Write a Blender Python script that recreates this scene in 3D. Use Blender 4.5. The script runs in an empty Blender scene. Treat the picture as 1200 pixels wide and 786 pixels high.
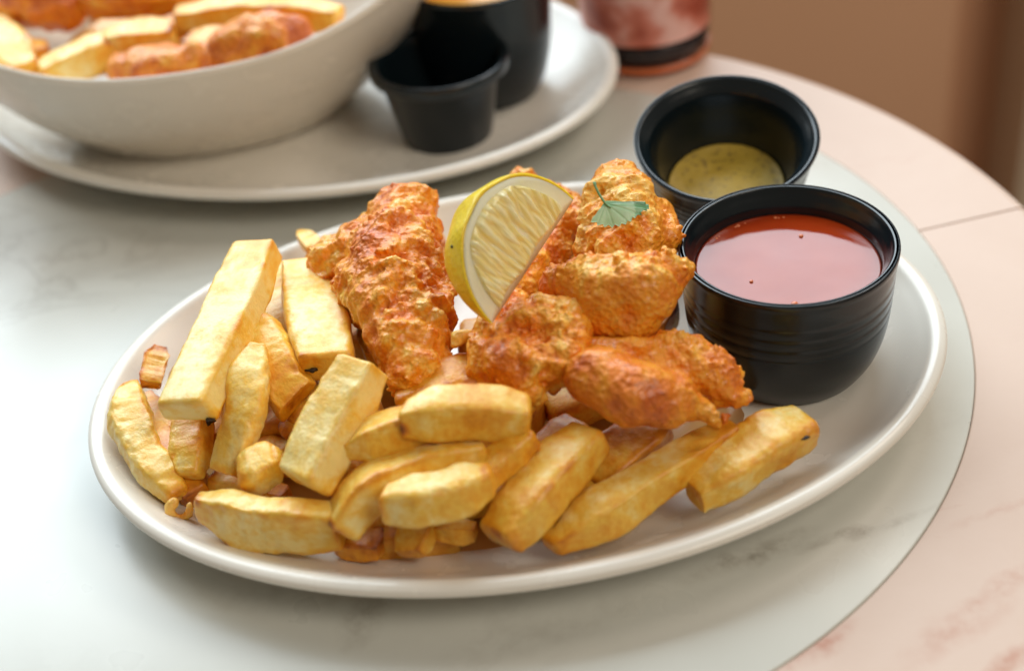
import bpy, math, random
import numpy as np
from mathutils import Vector, Matrix

S = bpy.context.scene
C = S.collection
PI = math.pi

# ------------------------------------------------------------------ camera
CAM = np.array([0.0, 0.0, 0.361])
FPX, PITCH, ROLL = 1734.0, 0.6505, -0.1163          # focal length in pixels of a 1200 px wide frame
cr, sr, cp, sp = math.cos(ROLL), math.sin(ROLL), math.cos(PITCH), math.sin(PITCH)
RIGHT = np.array([cr, sr * sp, sr * cp])
UP = np.array([-sr, cr * sp, cr * cp])
FWD = np.array([0, cp, -sp])
cam_d = bpy.data.cameras.new('camera')
cam = bpy.data.objects.new('camera', cam_d)
C.objects.link(cam)
M = Matrix.Identity(4)
for i in range(3):
    M[i][0], M[i][1], M[i][2], M[i][3] = RIGHT[i], UP[i], -FWD[i], CAM[i]
cam.matrix_world = M
cam_d.sensor_width = 36
cam_d.lens = FPX / 1200 * 36
cam_d.clip_start = 0.01
cam_d.clip_end = 50
cam_d.dof.use_dof = True
cam_d.dof.focus_distance = 0.525
cam_d.dof.aperture_fstop = 4.6
cam_d.dof.aperture_blades = 9
S.camera = cam

def dirpx(px, py):
    return FWD + RIGHT * (px - 600) / FPX - UP * (py - 393) / FPX
def P(px, py, z):
    """point at height z that lies on the sight line of a photograph pixel"""
    d = dirpx(px, py)
    return CAM + d * ((z - CAM[2]) / d[2])
def mpp(p):
    """metres per photograph pixel at a point"""
    return float(np.dot(np.asarray(p) - CAM, FWD)) / FPX

# ------------------------------------------------------------------ light (an interior beside a window)
W = bpy.data.worlds.new('World'); S.world = W; W.use_nodes = True
W.node_tree.nodes['Background'].inputs[0].default_value = (1.0, 0.88, 0.74, 1)
W.node_tree.nodes['Background'].inputs[1].default_value = 0.15
def area(name, loc, target, sx, sy, power, col):
    l = bpy.data.lights.new(name, 'AREA'); l.shape = 'RECTANGLE'; l.size = sx; l.size_y = sy
    l.energy = power; l.color = col
    o = bpy.data.objects.new(name, l); C.objects.link(o); o.location = loc
    o.rotation_euler = (Vector(target) - Vector(loc)).to_track_quat('-Z', 'Y').to_euler()
    return o
area('window_light', (-0.40, 2.1, 1.50), (-0.05, 0.45, 0.0), 3.0, 1.5, 86, (0.80, 0.92, 1.0))
area('room_fill', (1.1, -0.6, 1.6), (0.05, 0.45, 0.0), 0.9, 0.9, 15, (1.0, 0.90, 0.76))  # added warm fill from the front right, not an actual lamp
area('wall_fill', (0.75, 0.80, 0.95), (0.55, 1.30, -0.25), 0.4, 0.4, 3.2, (1.0, 0.86, 0.74))  # added fill, only brightens the back wall
vs = S.view_settings
vs.view_transform = 'Standard'; vs.look = 'None'; vs.exposure = 0.27; vs.gamma = 1.0
S.cycles.use_denoising = True
S.cycles.max_bounces = 7
S.cycles.diffuse_bounces = 4
S.cycles.glossy_bounces = 3
S.cycles.transmission_bounces = 5
S.cycles.caustics_reflective = False
S.cycles.caustics_refractive = False
S.cycles.sample_clamp_indirect = 4

# ------------------------------------------------------------------ numpy noise
def _hash(ix, iy, iz, s):
    h = (ix.astype(np.int64) * 374761393 + iy.astype(np.int64) * 668265263 + iz.astype(np.int64) * 2147483647 + s * 974634777) & 0xffffffff
    h = ((h ^ (h >> 13)) * 1274126177) & 0xffffffff
    h = ((h ^ (h >> 16)) * 2246822519) & 0xffffffff
    return ((h ^ (h >> 15)) & 0xffffff) / float(0xffffff)
def vnoise(p, s=0):
    i = np.floor(p).astype(np.int64); f = p - i
    f = f * f * f * (f * (f * 6 - 15) + 10)
    r = 0
    for dx in (0, 1):
        for dy in (0, 1):
            for dz in (0, 1):
                w = (f[:, 0] if dx else 1 - f[:, 0]) * (f[:, 1] if dy else 1 - f[:, 1]) * (f[:, 2] if dz else 1 - f[:, 2])
                r = r + w * _hash(i[:, 0] + dx, i[:, 1] + dy, i[:, 2] + dz, s)
    return r * 2 - 1
def fbm(p, o=4, s=0, g=0.5):
    a, r, t = 1.0, 0, 0
    for k in range(o):
        r = r + a * vnoise(p * 2.03 ** k + 17.3 * k, s + k); t += a; a *= g
    return r / t
def worley(p, s=0):
    i = np.floor(p).astype(np.int64); f = p - i
    best = np.full(len(p), 9.0)
    for dx in (-1, 0, 1):
        for dy in (-1, 0, 1):
            for dz in (-1, 0, 1):
                a, b, c = i[:, 0] + dx, i[:, 1] + dy, i[:, 2] + dz
                d = (dx + _hash(a, b, c, s) - f[:, 0]) ** 2 + (dy + _hash(a, b, c, s + 7) - f[:, 1]) ** 2 + (dz + _hash(a, b, c, s + 13) - f[:, 2]) ** 2
                best = np.minimum(best, d)
    return np.sqrt(best)

# ------------------------------------------------------------------ materials
def srgb(r, g, b):
    f = lambda c: (c / 255 / 12.92) if c / 255 <= 0.04045 else ((c / 255 + 0.055) / 1.055) ** 2.4
    return (f(r), f(g), f(b), 1)
class Mat:
    def __init__(s, name, **kw):
        s.m = bpy.data.materials.new(name); s.m.use_nodes = True
        s.t = s.m.node_tree; s.n = s.t.nodes; s.b = s.n['Principled BSDF']
        for k, v in kw.items(): s.set(k, v)
    def set(s, k, v):
        s.b.inputs[k.replace('_', ' ')].default_value = v
    def node(s, typ, **kw):
        n = s.n.new(typ)
        for k, v in kw.items(): setattr(n, k, v)
        return n
    def link(s, a, b): s.t.links.new(a, b)
    def coord(s): return s.node('ShaderNodeTexCoord').outputs['Object']
    def noise(s, scale, detail=4, rough=0.55, vec=None, dist=0.0):
        n = s.node('ShaderNodeTexNoise'); n.inputs['Scale'].default_value = scale
        n.inputs['Detail'].default_value = detail; n.inputs['Roughness'].default_value = rough
        n.inputs['Distortion'].default_value = dist
        s.link(vec if vec is not None else s.coord(), n.inputs['Vector']); return n.outputs['Fac']
    def attr(s, name):
        return s.node('ShaderNodeAttribute', attribute_name=name).outputs['Fac']
    def ramp(s, fac, stops, interp='LINEAR'):
        r = s.node('ShaderNodeValToRGB'); e = r.color_ramp; e.interpolation = interp
        while len(e.elements) < len(stops): e.elements.new(0.5)
        for el, (p, c) in zip(e.elements, stops):
            el.position = p; el.color = c if len(c) == 4 else (*c, 1)
        s.link(fac, r.inputs[0]); return r.outputs[0]
    def mix(s, fac, a, b, mode='MIX'):
        n = s.node('ShaderNodeMix', data_type='RGBA', blend_type=mode)
        for sock, v in ((n.inputs[0], fac), (n.inputs[6], a), (n.inputs[7], b)):
            if hasattr(v, 'is_output'): s.link(v, sock)
            else: sock.default_value = v
        return n.outputs[2]
    def math(s, op, a, b=0.0, c=None):
        n = s.node('ShaderNodeMath', operation=op)
        for sock, v in zip(n.inputs, (a, b) if c is None else (a, b, c)):
            if hasattr(v, 'is_output'): s.link(v, sock)
            else: sock.default_value = v
        return n.outputs[0]
    def vscale(s, vec, sc, rot=(0, 0, 0)):
        n = s.node('ShaderNodeMapping'); n.inputs['Scale'].default_value = sc; n.inputs['Rotation'].default_value = rot
        s.link(vec, n.inputs['Vector']); return n.outputs[0]
    def bump(s, h, dist, strength=1.0, prev=None):
        n = s.node('ShaderNodeBump'); n.inputs['Distance'].default_value = dist; n.inputs['Strength'].default_value = strength
        s.link(h, n.inputs['Height'])
        if prev is not None: s.link(prev, n.inputs['Normal'])
        s.link(n.outputs[0], s.b.inputs['Normal']); return n.outputs[0]
    def base(s, c):
        if hasattr(c, 'is_output'): s.link(c, s.b.inputs['Base Color'])
        else: s.b.inputs['Base Color'].default_value = c
    def rough(s, c):
        if hasattr(c, 'is_output'): s.link(c, s.b.inputs['Roughness'])
        else: s.b.inputs['Roughness'].default_value = c

MAT = {}
TX, TY, TR, IR = -0.055, 0.4724, 0.2874, 0.0
DX, DY, DR = -0.0365, 0.481, 0.2155
def patch(m, c, px, py, ln, wd, an, st, org=None):
    """an elongated vein or stain in the stone, broken up by noise"""
    p = P(px, py, 0); o_ = org or (DX, DY, 0)
    mp = m.node('ShaderNodeMapping', vector_type='TEXTURE'); mp.inputs['Location'].default_value = (p[0] - o_[0], p[1] - o_[1], 0)
    mp.inputs['Rotation'].default_value = (0, 0, an); mp.inputs['Scale'].default_value = (ln, wd, 0.5)
    wn = m.node('ShaderNodeTexNoise'); wn.inputs['Scale'].default_value = 40; wn.inputs['Detail'].default_value = 4; m.link(c, wn.inputs['Vector'])
    va = m.node('ShaderNodeVectorMath', operation='MULTIPLY_ADD'); m.link(wn.outputs['Color'], va.inputs[0])
    va.inputs[1].default_value = (0.016, 0.016, 0); m.link(c, va.inputs[2])
    sb = m.node('ShaderNodeVectorMath', operation='SUBTRACT'); m.link(va.outputs[0], sb.inputs[0]); sb.inputs[1].default_value = (0.008, 0.008, 0)
    m.link(sb.outputs[0], mp.inputs['Vector'])
    g = m.node('ShaderNodeTexGradient', gradient_type='SPHERICAL'); m.link(mp.outputs[0], g.inputs['Vector'])
    n = m.ramp(m.noise(130, 4, 0.65, c), [(0.40, (0, 0, 0)), (0.62, (1, 1, 1))])
    return m.math('MULTIPLY', m.math('MULTIPLY', g.outputs['Fac'], st * 1.6), m.math('ADD', m.math('MULTIPLY', n, 0.75), 0.25))
def reg(name):
    def deco(fn):
        MAT[name] = fn().m; return fn
    return deco

@reg('white_marble')
def _():
    m = Mat('white_marble'); c = m.coord()
    warp = m.noise(6, 5, 0.6, c)
    v = m.noise(7.0, 6, 0.62, m.vscale(c, (1.0, 2.6, 1), (0, 0, -0.35)), 1.4)
    vein = m.math('SUBTRACT', 1.0, m.math('MULTIPLY', m.math('ABSOLUTE', m.math('SUBTRACT', v, 0.5)), 26.0)); 
    vein = m.math('MAXIMUM', vein, 0.0)
    mask = m.ramp(m.noise(5.0, 2, 0.5, c), [(0.54, (0, 0, 0)), (0.70, (1, 1, 1))])
    vm = m.math('MULTIPLY', m.math('MULTIPLY', vein, mask), 0.30)
    cloud = m.mix(warp, srgb(194, 195, 187), srgb(209, 209, 201))
    col = m.mix(vm, cloud, srgb(120, 112, 100))
    for px, py, ln, wd, an, st in ((430, 722, .016, .010, 0.9, .34), (880, 650, .030, .006, 0.30, .42), (1010, 622, .034, .003, 0.28, .40), (350, 700, .05, .012, -0.3, .14), (650, 735, .05, .010, .3, .16), (70, 330, .05, .012, 0.4, .10)):
        col = m.mix(patch(m, c, px, py, ln, wd, an, st), col, srgb(118, 108, 92))
    m.base(col)
    m.rough(m.ramp(m.noise(30, 3, 0.5, c), [(0.3, (0.26,) * 3), (0.7, (0.36,) * 3)]))
    m.set('Specular IOR Level', 0.6)
    return m
@reg('pink_marble')
def _():
    m = Mat('pink_marble'); c = m.coord()
    base = m.mix(m.noise(14, 5, 0.6, c, 0.6), srgb(198, 172, 155), srgb(212, 190, 175))
    st = m.noise(22, 6, 0.68, m.vscale(c, (1, 3.4, 1), (0, 0, -0.62)), 1.0)
    streak = m.ramp(st, [(0.60, (0, 0, 0)), (0.72, (1, 1, 1))])
    msk = m.ramp(m.noise(9, 2, 0.5, c), [(0.46, (0, 0, 0)), (0.62, (1, 1, 1))])
    col = m.mix(m.math('MULTIPLY', m.math('MULTIPLY', streak, msk), 0.28), base, srgb(176, 116, 92))
    for px, py, ln, wd, an, st in ((1085, 560, .012, .0014, 0.75, 1.0), (1068, 600, .020, .0016, 0.15, .8), (1000, 690, .020, .006, .75, .7), (1170, 690, .030, .004, .35, .45), (1120, 740, .03, .008, .5, .4), (960, 760, .022, .006, .6, .8), (1190, 780, .014, .005, .6, .9), (1106, 545, .004, .002, 0, .9), (1180, 590, .03, .003, .3, .3)):
        col = m.mix(patch(m, c, px, py, ln, wd, an, st * 0.6, (TX, TY, 0)), col, srgb(170, 100, 70))
    m.base(col)
    m.rough(0.48); m.set('Specular IOR Level', 0.35)
    m.bump(m.noise(160, 3, 0.6, c), 0.0004, 0.25)
    return m
@reg('seam')
def _():
    m = Mat('seam'); m.base(srgb(150, 148, 142)); m.rough(0.7); return m
@reg('ceramic')
def _():
    m = Mat('ceramic'); c = m.coord()
    m.base(m.mix(m.noise(25, 3, 0.5, c), srgb(224, 218, 206), srgb(231, 226, 216)))
    m.rough(m.ramp(m.noise(60, 3, 0.5, c), [(0.3, (0.20,) * 3), (0.7, (0.30,) * 3)]))
    m.bump(m.noise(45, 2, 0.5, c), 0.0006, 0.12); return m
@reg('black_melamine')
def _():
    m = Mat('black_melamine'); c = m.coord()
    m.base((0.0050, 0.0095, 0.0120, 1)); m.set('Specular IOR Level', 0.5)
    m.rough(m.ramp(m.noise(90, 3, 0.5, c), [(0.3, (0.17,) * 3), (0.7, (0.26,) * 3)]))
    m.bump(m.noise(350, 2, 0.5, c), 0.0002, 0.15); return m
@reg('potato')
def _():
    m = Mat('potato'); c = m.coord()
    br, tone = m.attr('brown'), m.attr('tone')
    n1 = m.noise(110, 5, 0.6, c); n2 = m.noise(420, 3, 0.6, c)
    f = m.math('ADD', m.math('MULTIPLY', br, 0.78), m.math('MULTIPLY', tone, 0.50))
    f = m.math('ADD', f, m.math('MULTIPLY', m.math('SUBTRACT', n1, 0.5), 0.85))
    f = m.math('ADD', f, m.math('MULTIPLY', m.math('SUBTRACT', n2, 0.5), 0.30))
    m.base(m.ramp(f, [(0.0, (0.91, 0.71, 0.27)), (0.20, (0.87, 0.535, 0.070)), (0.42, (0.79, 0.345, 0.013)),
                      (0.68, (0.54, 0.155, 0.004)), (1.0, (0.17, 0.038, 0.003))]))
    m.rough(m.ramp(n1, [(0.3, (0.36,) * 3), (0.7, (0.55,) * 3)]))
    m.set('Subsurface Weight', 0.22); m.set('Subsurface Radius', (1.0, 0.55, 0.14)); m.set('Subsurface Scale', 0.003)
    m.set('Coat Weight', 0.45); m.set('Coat Roughness', 0.34)
    b = m.bump(m.noise(900, 4, 0.6, c), 0.0004, 0.55)
    m.bump(n1, 0.0012, 0.5, b); return m
@reg('batter')
def _():
    m = Mat('batter'); c = m.coord()
    crease_shade, tone = m.attr('brown'), m.attr('tone')  # batter attribute carries painted crease shade
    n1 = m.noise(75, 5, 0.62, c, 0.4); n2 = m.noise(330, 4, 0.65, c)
    f = m.math('ADD', m.math('MULTIPLY', crease_shade, 0.60), m.math('MULTIPLY', m.math('SUBTRACT', n1, 0.5), 0.50))
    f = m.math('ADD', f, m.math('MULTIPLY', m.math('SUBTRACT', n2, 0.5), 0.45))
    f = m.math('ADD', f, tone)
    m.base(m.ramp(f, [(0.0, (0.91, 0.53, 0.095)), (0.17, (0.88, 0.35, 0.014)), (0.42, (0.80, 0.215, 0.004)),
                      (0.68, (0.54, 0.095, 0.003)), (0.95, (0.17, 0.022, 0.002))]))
    m.rough(m.ramp(n2, [(0.3, (0.36,) * 3), (0.7, (0.60,) * 3)]))
    m.set('Specular IOR Level', 0.5)
    m.set('Subsurface Weight', 0.15); m.set('Subsurface Radius', (1.0, 0.50, 0.06)); m.set('Subsurface Scale', 0.002)
    m.set('Coat Weight', 0.35); m.set('Coat Roughness', 0.16)
    v = m.node('ShaderNodeTexVoronoi'); v.inputs['Scale'].default_value = 520; m.link(c, v.inputs['Vector'])
    b = m.bump(v.outputs['Distance'], 0.0011, 0.7)
    m.bump(n2, 0.0020, 0.6, b); return m
@reg('lemon_peel')
def _():
    m = Mat('lemon_peel'); c = m.coord()
    m.base(m.mix(m.noise(60, 3, 0.5, c), (0.92, 0.60, 0.015, 1), (0.95, 0.70, 0.04, 1)))
    m.rough(0.34); m.set('Coat Weight', 0.25)
    m.set('Subsurface Weight', 0.3); m.set('Subsurface Radius', (1, 0.7, 0.1)); m.set('Subsurface Scale', 0.003)
    v = m.node('ShaderNodeTexVoronoi'); v.inputs['Scale'].default_value = 620; m.link(c, v.inputs['Vector'])
    m.bump(v.outputs['Distance'], 0.0006, 0.45); return m
@reg('lemon_pith')
def _():
    m = Mat('lemon_pith'); c = m.coord()
    m.base(m.mix(m.noise(160, 4, 0.6, c), (0.86, 0.80, 0.50, 1), (0.90, 0.87, 0.66, 1)))
    m.rough(0.5); m.set('Subsurface Weight', 0.5); m.set('Subsurface Radius', (1, 0.9, 0.5)); m.set('Subsurface Scale', 0.003)
    m.bump(m.noise(500, 3, 0.6, c), 0.0004, 0.4); return m
@reg('lemon_flesh')
def _():
    m = Mat('lemon_flesh'); c = m.coord()
    h = m.attr('brown')
    m.base(m.ramp(h, [(0.0, (0.95, 0.86, 0.50)), (0.5, (0.92, 0.76, 0.30)), (0.85, (0.90, 0.76, 0.36)), (1.0, (0.94, 0.88, 0.62))]))
    m.rough(0.13); m.set('Specular IOR Level', 0.7)
    m.set('Subsurface Weight', 0.35); m.set('Subsurface Radius', (1, 0.8, 0.3)); m.set('Subsurface Scale', 0.005)
    m.bump(m.noise(420, 3, 0.6, c), 0.0006, 0.4); return m
@reg('speck')
def _():
    m = Mat('speck'); m.base((0.03, 0.018, 0.01, 1)); m.rough(0.6); return m
@reg('leaf')
def _():
    m = Mat('leaf'); c = m.coord()
    m.base(m.mix(m.attr('brown'), (0.40, 0.60, 0.40, 1), (0.10, 0.27, 0.12, 1)))
    m.rough(0.42); m.set('Specular IOR Level', 0.6)
    m.set('Subsurface Weight', 0.2); m.set('Subsurface Radius', (0.4, 1, 0.3)); m.set('Subsurface Scale', 0.002)
    m.bump(m.noise(500, 3, 0.6, c), 0.0003, 0.4); return m
@reg('chilli_sauce')
def _():
    m = Mat('chilli_sauce'); c = m.coord()
    m.base(m.mix(m.noise(50, 3, 0.5, c), (0.24, 0.020, 0.004, 1), (0.36, 0.045, 0.006, 1)))
    m.rough(0.06); m.set('Specular IOR Level', 0.38)
    m.bump(m.noise(45, 2, 0.4, c), 0.0009, 0.35)
    m.set('Subsurface Weight', 0.3); m.set('Subsurface Radius', (1, 0.15, 0.05)); m.set('Subsurface Scale', 0.004)
    return m
@reg('mustard_sauce')
def _():
    m = Mat('mustard_sauce'); c = m.coord()
    sp_ = m.ramp(m.noise(420, 3, 0.6, c), [(0.55, (0, 0, 0)), (0.70, (1, 1, 1))])
    m.base(m.mix(sp_, m.mix(m.noise(60, 3, 0.5, c), (0.42, 0.29, 0.040, 1), (0.54, 0.37, 0.050, 1)), (0.20, 0.13, 0.03, 1)))
    m.rough(0.45); m.bump(m.noise(180, 4, 0.6, c), 0.0012, 0.6); return m
@reg('yellow_sauce')
def _():
    m = Mat('yellow_sauce'); m.base((0.80, 0.42, 0.06, 1)); m.rough(0.3); return m
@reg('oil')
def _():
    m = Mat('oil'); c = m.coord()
    m.base(m.mix(m.noise(60, 3, 0.5, c), (0.58, 0.30, 0.09, 1), (0.72, 0.48, 0.22, 1))); m.rough(0.22); return m  # opaque brown, also paints in the shading on the plate
@reg('glass')
def _():
    m = Mat('glass'); tr = m.node('ShaderNodeBsdfTransparent'); gl = m.node('ShaderNodeBsdfGlossy'); mx = m.node('ShaderNodeMixShader')
    tr.inputs[0].default_value = (0.96, 0.92, 0.91, 1); gl.inputs['Roughness'].default_value = 0.04
    fr = m.node('ShaderNodeLayerWeight'); fr.inputs[0].default_value = 0.3
    m.link(m.math('MULTIPLY', m.math('POWER', fr.outputs['Facing'], 3.0), 0.4), mx.inputs[0]); m.link(tr.outputs[0], mx.inputs[1]); m.link(gl.outputs[0], mx.inputs[2])
    m.link(mx.outputs[0], m.n['Material Output'].inputs[0]); return m
@reg('pink_drink')
def _():
    m = Mat('pink_drink'); c = m.coord()
    m.base(m.ramp(m.noise(42, 2, 0.5, c), [(0.38, (0.42, 0.09, 0.05)), (0.5, (0.66, 0.22, 0.15)), (0.62, (0.86, 0.55, 0.50))])); m.rough(0.3); return m
@reg('dark_glass')
def _():
    m = Mat('dark_glass'); m.base((0.02, 0.016, 0.018, 1)); m.rough(0.12); return m
@reg('orange_glass')
def _():
    m = Mat('orange_glass'); m.base((0.62, 0.17, 0.06, 1)); m.rough(0.15); return m
@reg('brown_wall')
def _():
    m = Mat('brown_wall'); c = m.coord()
    m.base(m.mix(m.noise(3, 3, 0.5, c), (0.76, 0.44, 0.26, 1), (0.82, 0.49, 0.30, 1))); m.rough(0.7); return m
@reg('cream_wall')
def _():
    m = Mat('cream_wall'); m.base((0.62, 0.50, 0.36, 1)); m.rough(0.7); return m
@reg('floor')
def _():
    m = Mat('floor'); c = m.coord()
    m.base(m.mix(m.noise(6, 4, 0.6, c), (0.14, 0.085, 0.055, 1), (0.20, 0.13, 0.085, 1))); m.rough(0.5); return m
@reg('dark_metal')
def _():
    m = Mat('dark_metal'); m.base((0.03, 0.03, 0.03, 1)); m.rough(0.4); m.set('Metallic', 0.8); return m

# ------------------------------------------------------------------ mesh helpers
def link(name, me, mat=None, parent=None, smooth=True):
    if mat: me.materials.append(MAT[mat])
    o = bpy.data.objects.new(name, me); C.objects.link(o)
    if parent is not None: o.parent = parent
    if smooth: me.polygons.foreach_set('use_smooth', [True] * len(me.polygons))
    me.update()
    return o
def tag(o, label=None, cat=None, group=None, kind=None):
    if label: o['label'] = label
    if cat: o['category'] = cat
    if group: o['group'] = group
    if kind: o['kind'] = kind
    return o
def empty(name, loc, label, cat, group=None):
    o = bpy.data.objects.new(name, None); C.objects.link(o); o.location = [float(x) for x in loc]
    o.empty_display_size = 0.01
    return tag(o, label, cat, group)
def newmesh(name, v, f):
    me = bpy.data.meshes.new(name); me.from_pydata(np.asarray(v, float).tolist(), [], f); me.update(); return me
def setattr_(me, name, arr):
    a = me.attributes.new(name, 'FLOAT', 'POINT'); a.data.foreach_set('value', np.asarray(arr, np.float32))
def grid_faces(nr, nc, wrap=True, cap=True):
    f = []
    for i in range(nr - 1):
        for j in range(nc if wrap else nc - 1):
            k = (j + 1) % nc
            f.append((i * nc + j, i * nc + k, (i + 1) * nc + k, (i + 1) * nc + j))
    if cap:
        f.append(tuple(reversed(range(nc)))); f.append(tuple(range((nr - 1) * nc, nr * nc)))
    return f
def lathe(name, prof, mat, parent=None, n=96, sx=1, sy=1, cap=True, closed=False, fn=None):
    """profile of (r, z) turned about Z"""
    v = []
    for r, z in prof:
        for j in range(n):
            a = 2 * PI * j / n
            v.append((r * sx * math.cos(a), r * sy * math.sin(a), z))
    v = np.array(v)
    if fn is not None: v = fn(v)
    f = grid_faces(len(prof), n, True, cap and not closed)
    if closed:
        L = (len(prof) - 1) * n
        f += [(L + j, L + (j + 1) % n, (j + 1) % n, j) for j in range(n)]
    return link(name, newmesh(name, v, f), mat, parent)
def smooth_prof(pts, k=4):
    """Catmull-Rom through the profile points"""
    p = [np.array(q, float) for q in pts]; p = [2 * p[0] - p[1]] + p + [2 * p[-1] - p[-2]]; out = []
    for i in range(1, len(p) - 2):
        for j in range(k):
            t = j / k
            out.append(0.5 * (2 * p[i] + (p[i + 1] - p[i - 1]) * t + (2 * p[i - 1] - 5 * p[i] + 4 * p[i + 1] - p[i + 2]) * t * t + (3 * p[i] - p[i - 1] - 3 * p[i + 1] + p[i + 2]) * t ** 3))
    out.append(p[-2]); return out

# ------------------------------------------------------------------ the setting
def slab(name, x0, x1, y0, y1, z0, z1, mat, parent=None):
    v = [(x, y, z) for x in (x0, x1) for y in (y0, y1) for z in (z0, z1)]
    f = [(0, 1, 3, 2), (4, 6, 7, 5), (0, 4, 5, 1), (2, 3, 7, 6), (0, 2, 6, 4), (1, 5, 7, 3)]
    return link(name, newmesh(name, v, f), mat, parent, smooth=False)
tag(slab('floor', -4, 4, -3, 3.0, -0.80, -0.75, 'floor'), kind='structure')
def at_y(px, py, y):
    d = dirpx(px, py); return CAM + d * ((y - CAM[1]) / d[1])
wx = float(at_y(1118, 60, 1.30)[0]); wx2 = float(at_y(1185, 60, 1.30)[0])
tag(slab('wall', -4, wx, 1.30, 1.42, -0.75, 0.30, 'brown_wall'), kind='structure')
tag(slab('wall_recess', wx, wx2, 1.335, 1.40, -0.75, 0.30, 'brown_wall'), kind='structure')
tag(slab('pillar', wx2, wx2 + 0.5, 1.24, 1.42, -0.75, 0.30, 'cream_wall'), kind='structure')
# ------------------------------------------------------------------ table
TX, TY, TR, IR = -0.055, 0.4724, 0.2874, 0.0
DX, DY, DR = -0.0365, 0.481, 0.2155
table = empty('round_table', (TX, TY, -0.75), 'round pale marble table with a white inlaid disc under both plates', 'table')
def rel(o, root):
    o.location = Vector(o.location) - root.location; return o
def disc(name, cx, cy, r, z0, z1, mat, parent, bev=0.0006, n=256):
    prof = [(0.0005, z0), (r - bev, z0), (r, z0 + bev), (r, z1 - bev), (r - bev * 0.3, z1 - bev * 0.3), (r - bev, z1), (r * 0.5, z1), (0.0005, z1)]
    def oval(v):
        v = v.copy(); a = v[:, 0] + cx; v[:, 0] = np.where(a < DX, DX + (a - DX) * 1.35, a) - cx; return v
    o = lathe(name, prof, mat, parent, n=n, fn=oval); o.location = Vector((cx, cy, 0)) - (parent.location if parent else Vector()); return o
disc('inlay_disc', DX, DY, DR, -0.012, 0.0, 'white_marble', table)
# outer ring of segments with thin joints between them
JOINTS = [math.radians(a) for a in (10.3, 82.3, 154.3, 226.3, 298.3)]
def ring_segment(a0, a1):
    n = 60; gap = 0.0006
    v = []; f = []
    def inner(a):   # distance from the table centre to the inlay edge along direction a
        ox, oy = DX - TX, DY - TY; c, s = math.cos(a), math.sin(a); b = ox * c + oy * s
        return b + math.sqrt(max(b * b - (ox * ox + oy * oy) + (DR + 0.00015) ** 2, 0))
    b = 0.006
    for i in range(n + 1):
        t = i / n
        g0 = gap / TR
        a = (a0 + g0) + (a1 - a0 - 2 * g0) * t
        ri = inner(a)
        for r, z in ((ri, -0.030), (ri, -0.0009), (ri + 0.0005, -0.0004), (TR - b, -0.0004), (TR - b * 0.45, -0.0015), (TR - b * 0.12, -0.004), (TR, -0.008), (TR, -0.022), (TR - 0.004, -0.030)):
            xx = r * math.cos(a) + TX; xx = DX + (xx - DX) * 1.35 if xx < DX else xx      # the top is oval: left half drawn out
            v.append((xx - TX, r * math.sin(a), z))
    k = 9
    for i in range(n):
        for j in range(k):
            f.append((i * k + j, (i + 1) * k + j, (i + 1) * k + (j + 1) % k, i * k + (j + 1) % k))
    f.append(tuple(range(k))); f.append(tuple(reversed(range(n * k, n * k + k))))
    o = link('ring_segment', newmesh('ring_segment', v, f), 'pink_marble', table, smooth=False)
    o.location = (0, 0, 0.75)
for i in range(5):
    a0 = JOINTS[i]; a1 = JOINTS[(i + 1) % 5] + (2 * PI if i == 4 else 0)
    ring_segment(a0, a1)
o = disc('table_core', TX, TY, TR - 0.006, -0.029, -0.0125, 'seam', table)
o = lathe('pedestal', smooth_prof([(0.20, 0), (0.19, 0.012), (0.05, 0.03), (0.035, 0.08), (0.035, 0.66), (0.06, 0.70), (0.12, 0.719)]), 'dark_metal', table, n=48)

# ------------------------------------------------------------------ plates, bowl
def plate(name, cx, cy, a, b, th, z, label, group):
    prof = [(0.070, 0.0022), (0.052, 0.0015), (0.050, 0.0), (0.047, 0.0), (0.044, 0.0028), (0.028, 0.0060), (0.012, 0.0118), (0.003, 0.0166),
            (0.0006, 0.0185), (0.0, 0.0200), (0.0008, 0.0214), (0.0030, 0.0222), (0.0056, 0.0216), (0.0095, 0.0186), (0.018, 0.0128), (0.028, 0.0086), (0.040, 0.0066), (0.056, 0.0060), (0.08, 0.0058)]
    pr = smooth_prof(prof, 5); n = 200; v = []
    pr = [(min(d, b - 0.0005), zz) for d, zz in pr]
    pr = [(b - 0.001, 0.0022)] + pr + [(b - 0.001, 0.0058)]
    for d, zz in pr:
        for j in range(n):
            t = 2 * PI * j / n
            v.append(((a - d) * math.cos(t), (b - d) * math.sin(t), zz))
    o = link(name, newmesh(name, v, grid_faces(len(pr), n)), 'ceramic')
    o.location = (cx, cy, z); o.rotation_euler = (0, 0, th)
    return tag(o, label, 'plate', group)
PCX, PCY, PA, PB, PTH = 0.0011, 0.4352, 0.1597, 0.1170, 0.0768
plate('oval_plate', PCX, PCY, PA, PB, PTH, 0.0, 'off-white oval plate in front holding chips, battered fish and two black sauce pots', 'oval plates')
BX, BY, BTH = -0.0979, 0.6927, 1.2515
plate('oval_plate', BX, BY, 0.1703, 0.1207, BTH + PI / 2, 0.0, 'blurred off-white oval plate behind, carrying a white bowl and two black pots', 'oval plates')

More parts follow.
